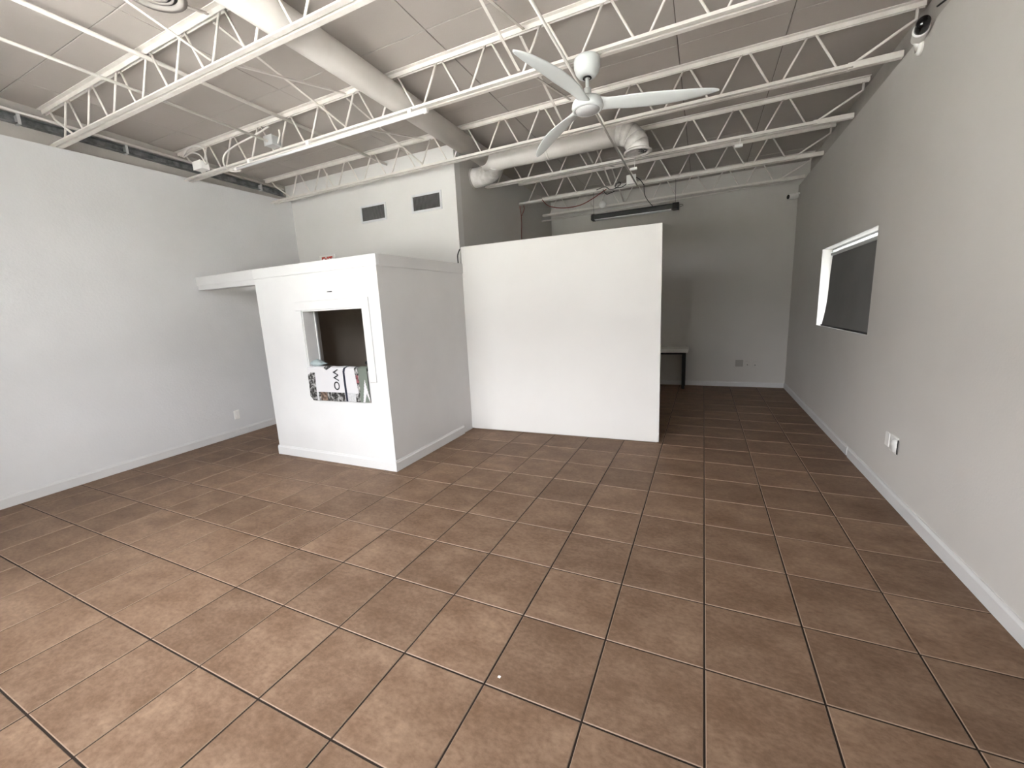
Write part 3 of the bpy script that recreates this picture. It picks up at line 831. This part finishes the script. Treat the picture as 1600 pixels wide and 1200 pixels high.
rb = thing('round_box', 'round white electrical box on the joist nearest the end wall', 'electrical box', (at_y(941, 319, 6.36).x, 6.36, 3.24))
place(MB().lathe([(0, 0), (.055, 0), (.058, .008), (.058, .05), (0, .05)], (at_y(941, 319, 6.33).x, 6.378, at_y(941, 319, 6.33).z), (0, -1, 0), 24).obj('box', PLATE), rb)

def pipe(name, pts, r, mat, lab, cat, group=None, n=10):
    return tag(MB().tube(pts, r, n).obj(name, mat), lab, cat, group)
pipe('conduit', [(-4.02, -1.2, 3.305), (-4.05, .08, 3.305), (-4.10, 1.848, 3.305)], .0115, CONDW, 'long straight conduit ending at the box on the fan joist', 'conduit')
pipe('conduit', [(-3.88, -1.5, 3.5025), (-3.95, 3.44, 3.5025)], .0160, STEELW, 'thick conduit fixed flat against the ceiling deck', 'conduit')
# channel along the top of the plastered wall
sa = Vector((lwx(-.6)+.02, -.6, 3.385)); sb = Vector((lwx(3.4)+.02, 3.40, 3.43))
st = thing('strut_channel', 'dark galvanised channel running along the plastered wall top', 'channel', tuple((sa+sb)/2))
def ubar(a, b, w, h, th):
    d = (b-a).normalized(); n = Vector((d.y, -d.x, 0)).normalized(); up = Vector((0, 0, 1))
    prof = [(0, -h/2), (w, -h/2), (w, -h/2+th), (th, -h/2+th), (th, h/2-th), (w, h/2-th), (w, h/2), (0, h/2)]
    V = [p+n*o+up*z for p in (a, b) for (o, z) in prof]; k = len(prof)
    return MB().add(V, [tuple(range(k)), tuple(range(2*k-1, k-1, -1))]+[(i, (i+1) % k, k+(i+1) % k, k+i) for i in range(k)])
place(ubar(sa+Vector((-.11, 0, 0)), sb+Vector((-.11, 0, 0)), .055, .075, .006).obj('channel', GALV), st)
for t_ in (.1, .3, .5, .7, .9):
    p = sa.lerp(sb, t_)+Vector((-.11, 0, 0))
    place(MB().bbox(p.x-.012, p.x+.062, p.y-.012, p.y+.012, p.z-.045, p.z+.045, .003).obj('strap', ALU), st)
p0 = sa+Vector((-.075, 0, .066)); p1 = sb+Vector((-.075, 0, .066))
pipe('conduit', [p0, p1], .013, STEELW, 'white conduit lying on the dark wall-top channel', 'conduit')
# flexible conduits, drawn in planes just in front of the joists
def flex(px, y, r, lab, mat=CONDW, n=7):
    return pipe('flexible_conduit', smooth_path([at_y(u, v, y) for u, v in px], n), r, mat, lab, 'conduit', None, 8)
flex([(285, 245), (292, 233), (306, 228), (318, 233), (324, 256)], 1.9, .009, 'white flexible conduit arching up to the channel end box')
flex([(287, 246), (300, 239), (313, 243), (322, 257)], 1.86, .008, 'white flexible conduit in a lower arch at the channel end box')
flex([(419, 198), (395, 213), (370, 226), (352, 240), (349, 254), (356, 265), (368, 268), (376, 266)], 1.88, .0085, 'white flexible conduit looping down to the tube light end')
flex([(436, 203), (437, 212), (434, 224)], 1.9, .008, 'short bent conduit rising from the fan joist box')
flex([(502, 250), (509, 262), (511, 278), (510, 291), (515, 297)], 3.40, .012, 'white bent conduit turning down the grille wall')
# wiring on the far joists
wy = 5.33
pipe('red_cable', smooth_path([at_y(u, v, wy) for u, v in ((847, 312), (858, 322), (880, 325), (905, 321), (925, 311), (948, 295))], 7), .006, REDC, 'red cable sagging along the wired joist', 'cable', None, 8)
pipe('black_cable', smooth_path([at_y(u, v, wy-.03) for u, v in ((932, 297), (945, 292), (953, 296), (962, 294), (970, 287), (966, 285), (961, 292), (972, 292), (983, 284), (992, 277), (1000, 281), (1006, 289))], 6), .0055, BLACK, 'tangled black cable beside the wired joist box', 'cable', None, 8)
pipe('black_cable', smooth_path([at_y(u, v, wy-.03) for u, v in ((942, 296), (947, 303), (953, 302), (960, 299))], 6), .005, BLACK, 'short black wire loop hanging below the wired joist', 'cable', None, 8)
pipe('black_cable', smooth_path([at_y(718.5, 389, 3.235), at_y(715, 399, 3.225), (-2.79, 3.2, 2.104)], 5), .007, BLACK, 'short black cable slanting from partition corner to booth top', 'cable', None, 8)
pts = [at_y(u, v, wy) for u, v in ((812, 322), (814, 334), (815, 350), (815, 372))]
pts.append(Vector((pts[-1].x, wy, 1.9)))
hc = pipe('hanging_red_cable', smooth_path(pts, 5), .0055, REDC, 'red cable hanging straight down behind the partition', 'cable', None, 8)
MB().tube(smooth_path([at_y(818, 321, wy), at_y(819, 327, wy), at_y(815, 337, wy-.01)], 5), .0055, 8).obj('tied_end', REDC, hc)
pipe('conduit', [at_y(846, 346, 6.36), (1.0, 6.36, 3.19)], .012, CONDW, 'thin conduit under the joist nearest the end wall', 'conduit')
for (u, v, y, lab) in ((990, 264, 4.19, 'small white tag hanging from the duct elbow joist'), (1154, 228, 4.19, 'small white clip box below the duct elbow joist near the wall')):
    p = at_y(u, v, y)
    t = thing('hanger_clip', lab, 'clip', tuple(p))
    place(MB().bbox(p.x-.04, p.x+.04, y-.02, y+.02, p.z-.014, p.z+.014, .003).obj('body', PLATE), t)
    place(MB().tube([(p.x+.01, y, p.z+.012), (p.x+.015, y+.01, ZB0+.001)], .004, 6).obj('stem', PLATE), t)

# ------------------------------------------------------------------ security cameras
c1 = thing('security_camera', 'white camera with a black glossy front high on the long wall', 'camera', (1.2, 2.70, 3.2))
p = Vector((1.186, 2.71, 3.188)); ax = Vector((-.22, -.96, .05)).normalized()
place(MB().lathe([(.0, -.11), (.030, -.108), (.040, -.09), (.040, .02)], p, ax, 24).obj('body', PLATE), c1)
place(MB().lathe([(.036, .018), (.036, .10), (.030, .115), (.0, .118)], p, ax, 24).obj('lens', LENSB), c1)
place(MB().lathe([(.0365, .0), (.044, .002), (.044, .022), (.0365, .024)], p, ax, 24).obj('collar', PLATE), c1)
place(MB().lathe([(.0, .0), (.045, .001), (.045, .018), (.025, .026)], (RX, 2.82, 3.13), (-1, 0, 0), 24).obj('mount', PLATE), c1)
place(MB().tube([(RX-.02, 2.82, 3.13), (1.19, 2.78, 3.165)], .016, 10).obj('arm', PLATE), c1)
pipe('black_cable', smooth_path([(1.205, 2.56, 3.238), (1.225, 2.42, 3.222), (1.226, 2.2, 3.218), (1.226, 1.9, 3.218)], 5), .006, BLACK, 'black cable along the wall top by the near camera', 'cable', None, 8)
c2 = thing('security_camera', 'small white bullet camera in the end wall corner', 'camera', (1.16, 6.72, 3.05))
p = Vector((1.135, 6.70, 3.035)); ax = Vector((-.85, -.5, -.08)).normalized()
place(MB().lathe([(.0, -.08), (.034, -.078), (.04, -.065), (.04, .07), (.034, .072)], p, ax, 20).obj('body', PLATE), c2)
place(MB().lathe([(.034, .068), (.0, .069)], p, ax, 20, smooth=False).obj('lens', LENSB), c2)
place(MB().tube([(RX-.001, 6.72, 3.075), (1.19, 6.72, 3.072), (1.17, 6.715, 3.05)], .016, 10).obj('mount', PLATE), c2)

# ------------------------------------------------------------------ wall plates
def plate_on(lab, c, n, w, h, kind, mat=PLATE, name='outlet_plate'):
    n = Vector(n).normalized(); u = Vector((0, 0, 1)).cross(n).normalized(); c = Vector(c)
    t = thing(name, lab, 'outlet', tuple(c))
    def blk(du, dz, ww, hh, d0, d1, m, nm):
        V = []
        for d in (d0, d1):
            k = .0025 if d == d1 else 0
            for (a, b) in ((-ww/2+k, -hh/2+k), (ww/2-k, -hh/2+k), (ww/2-k, hh/2-k), (-ww/2+k, hh/2-k)):
                V.append(c + u*(du+a) + Vector((0, 0, dz+b)) + n*d)
        return place(MB().add(V, [(0,3,2,1),(4,5,6,7),(0,1,5,4),(1,2,6,5),(2,3,7,6),(3,0,4,7)]).obj(nm, m), t)
    blk(0, 0, w, h, 0, .006, mat, 'plate')
    if kind == 'duplex':
        for dz in (-.021, .021):
            blk(0, dz, .034, .029, .006, .008, mat, 'socket')
            for du in (-.007, .007): blk(du, dz+.003, .003, .010, .008, .0085, BLACK, 'slot')
    if kind == 'decora': blk(0, 0, .034, .068, .006, .009, mat, 'socket')
    if kind == 'quad':
        for du in (-.026, .026):
            for dz in (-.021, .021): blk(du, dz, .034, .029, .006, .008, PLATEG, 'socket')
    if kind == 'hole': blk(0, -.01, .014, .014, .006, .0075, BLACK, 'jack')
    return t
yl = 2.07
plate_on('white outlet plate low on the plastered wall', (lwx(yl), yl, .288), (1, .09, 0), .075, .118, 'decora')
plate_on('blank white wall plate beside the broken outlet on the long wall', (RX, 2.605, .425), (-1, 0, 0), .07, .105, 'blank', PLATE, 'blank_plate')
t = thing('broken_outlet', 'broken white outlet box with a dark open edge on the long wall', 'outlet', (RX, 2.475, .42))
place(MB().bbox(RX-.004, RX, 2.42, 2.545, .36, .485, .0015).obj('mud_ring', PLATE), t)
place(MB().lathe([(.0, .022), (.040, .020), (.048, .012), (.05, .0)], (RX-.003, 2.455, .42), (-1, 0, 0), 20).obj('cover', PLATE), t)
place(MB().tube(smooth_path([(RX-.010, 2.405, .475), (RX-.014, 2.395, .445), (RX-.012, 2.402, .40), (RX-.008, 2.41, .37)], 5), .0035, 8).obj('open_edge', BLACK), t)
plate_on('grey double outlet plate low on the end wall', (.545, BY, .415), (0, -1, 0), .118, .118, 'quad', PLATEG)
plate_on('small cable jack plate beside the grey outlet on the end wall', (.67, BY, .40), (0, -1, 0), .062, .095, 'hole', SHADED_WHITE)
plate_on('small cable jack plate closest to the end wall corner', (.785, BY, .395), (0, -1, 0), .062, .095, 'hole', SHADED_WHITE)

# ------------------------------------------------------------------ table at the end wall
tb = thing('table', 'pale-topped table with black legs against the end wall', 'table', (-1.0, 6.6, 0))
TX0, TX1, TY0, TY1, TZ = -1.80, -.27, 6.40, BY-.02, .715
place(MB().bbox(TX0, TX1, TY0, TY1, TZ-.066, TZ, .006).obj('tabletop', TABLEW), tb)
mb = MB(); mb.box(TX0+.06, TX1-.06, TY0+.06, TY0+.085, TZ-.10, TZ-.066); mb.box(TX0+.06, TX1-.06, TY1-.085, TY1-.06, TZ-.10, TZ-.066)
place(mb.obj('frame', BLACK), tb)
for lx in (TX0+.07, TX1-.07):
    for ly in (TY0+.07, TY1-.07):
        place(MB().bbox(lx-.025, lx+.025, ly-.025, ly+.025, 0, TZ-.066, .003).obj('leg', BLACK), tb)

# ------------------------------------------------------------------ scrap on the floor
p = at_z(780, 1057.5, .002)
sc_ = .55
mb = MB().add([(-.012, -.006, 0), (.010, -.009, .001), (.014, .004, .006), (.002, .012, .001), (-.009, .006, .004), (-.012, -.006, .0012), (.010, -.009, .0022), (.014, .004, .0072), (.002, .012, .0022), (-.009, .006, .0052)],
              [(0, 4, 3, 2, 1), (5, 6, 7, 8, 9), (0, 1, 6, 5), (1, 2, 7, 6), (2, 3, 8, 7), (3, 4, 9, 8), (4, 0, 5, 9)])
o = mb.obj('paper_scrap', PAPER); o.scale = (sc_, sc_, sc_); o.location = (p.x, p.y, .0006); tag(o, 'tiny white paper scrap on the brown tiles', 'scrap')
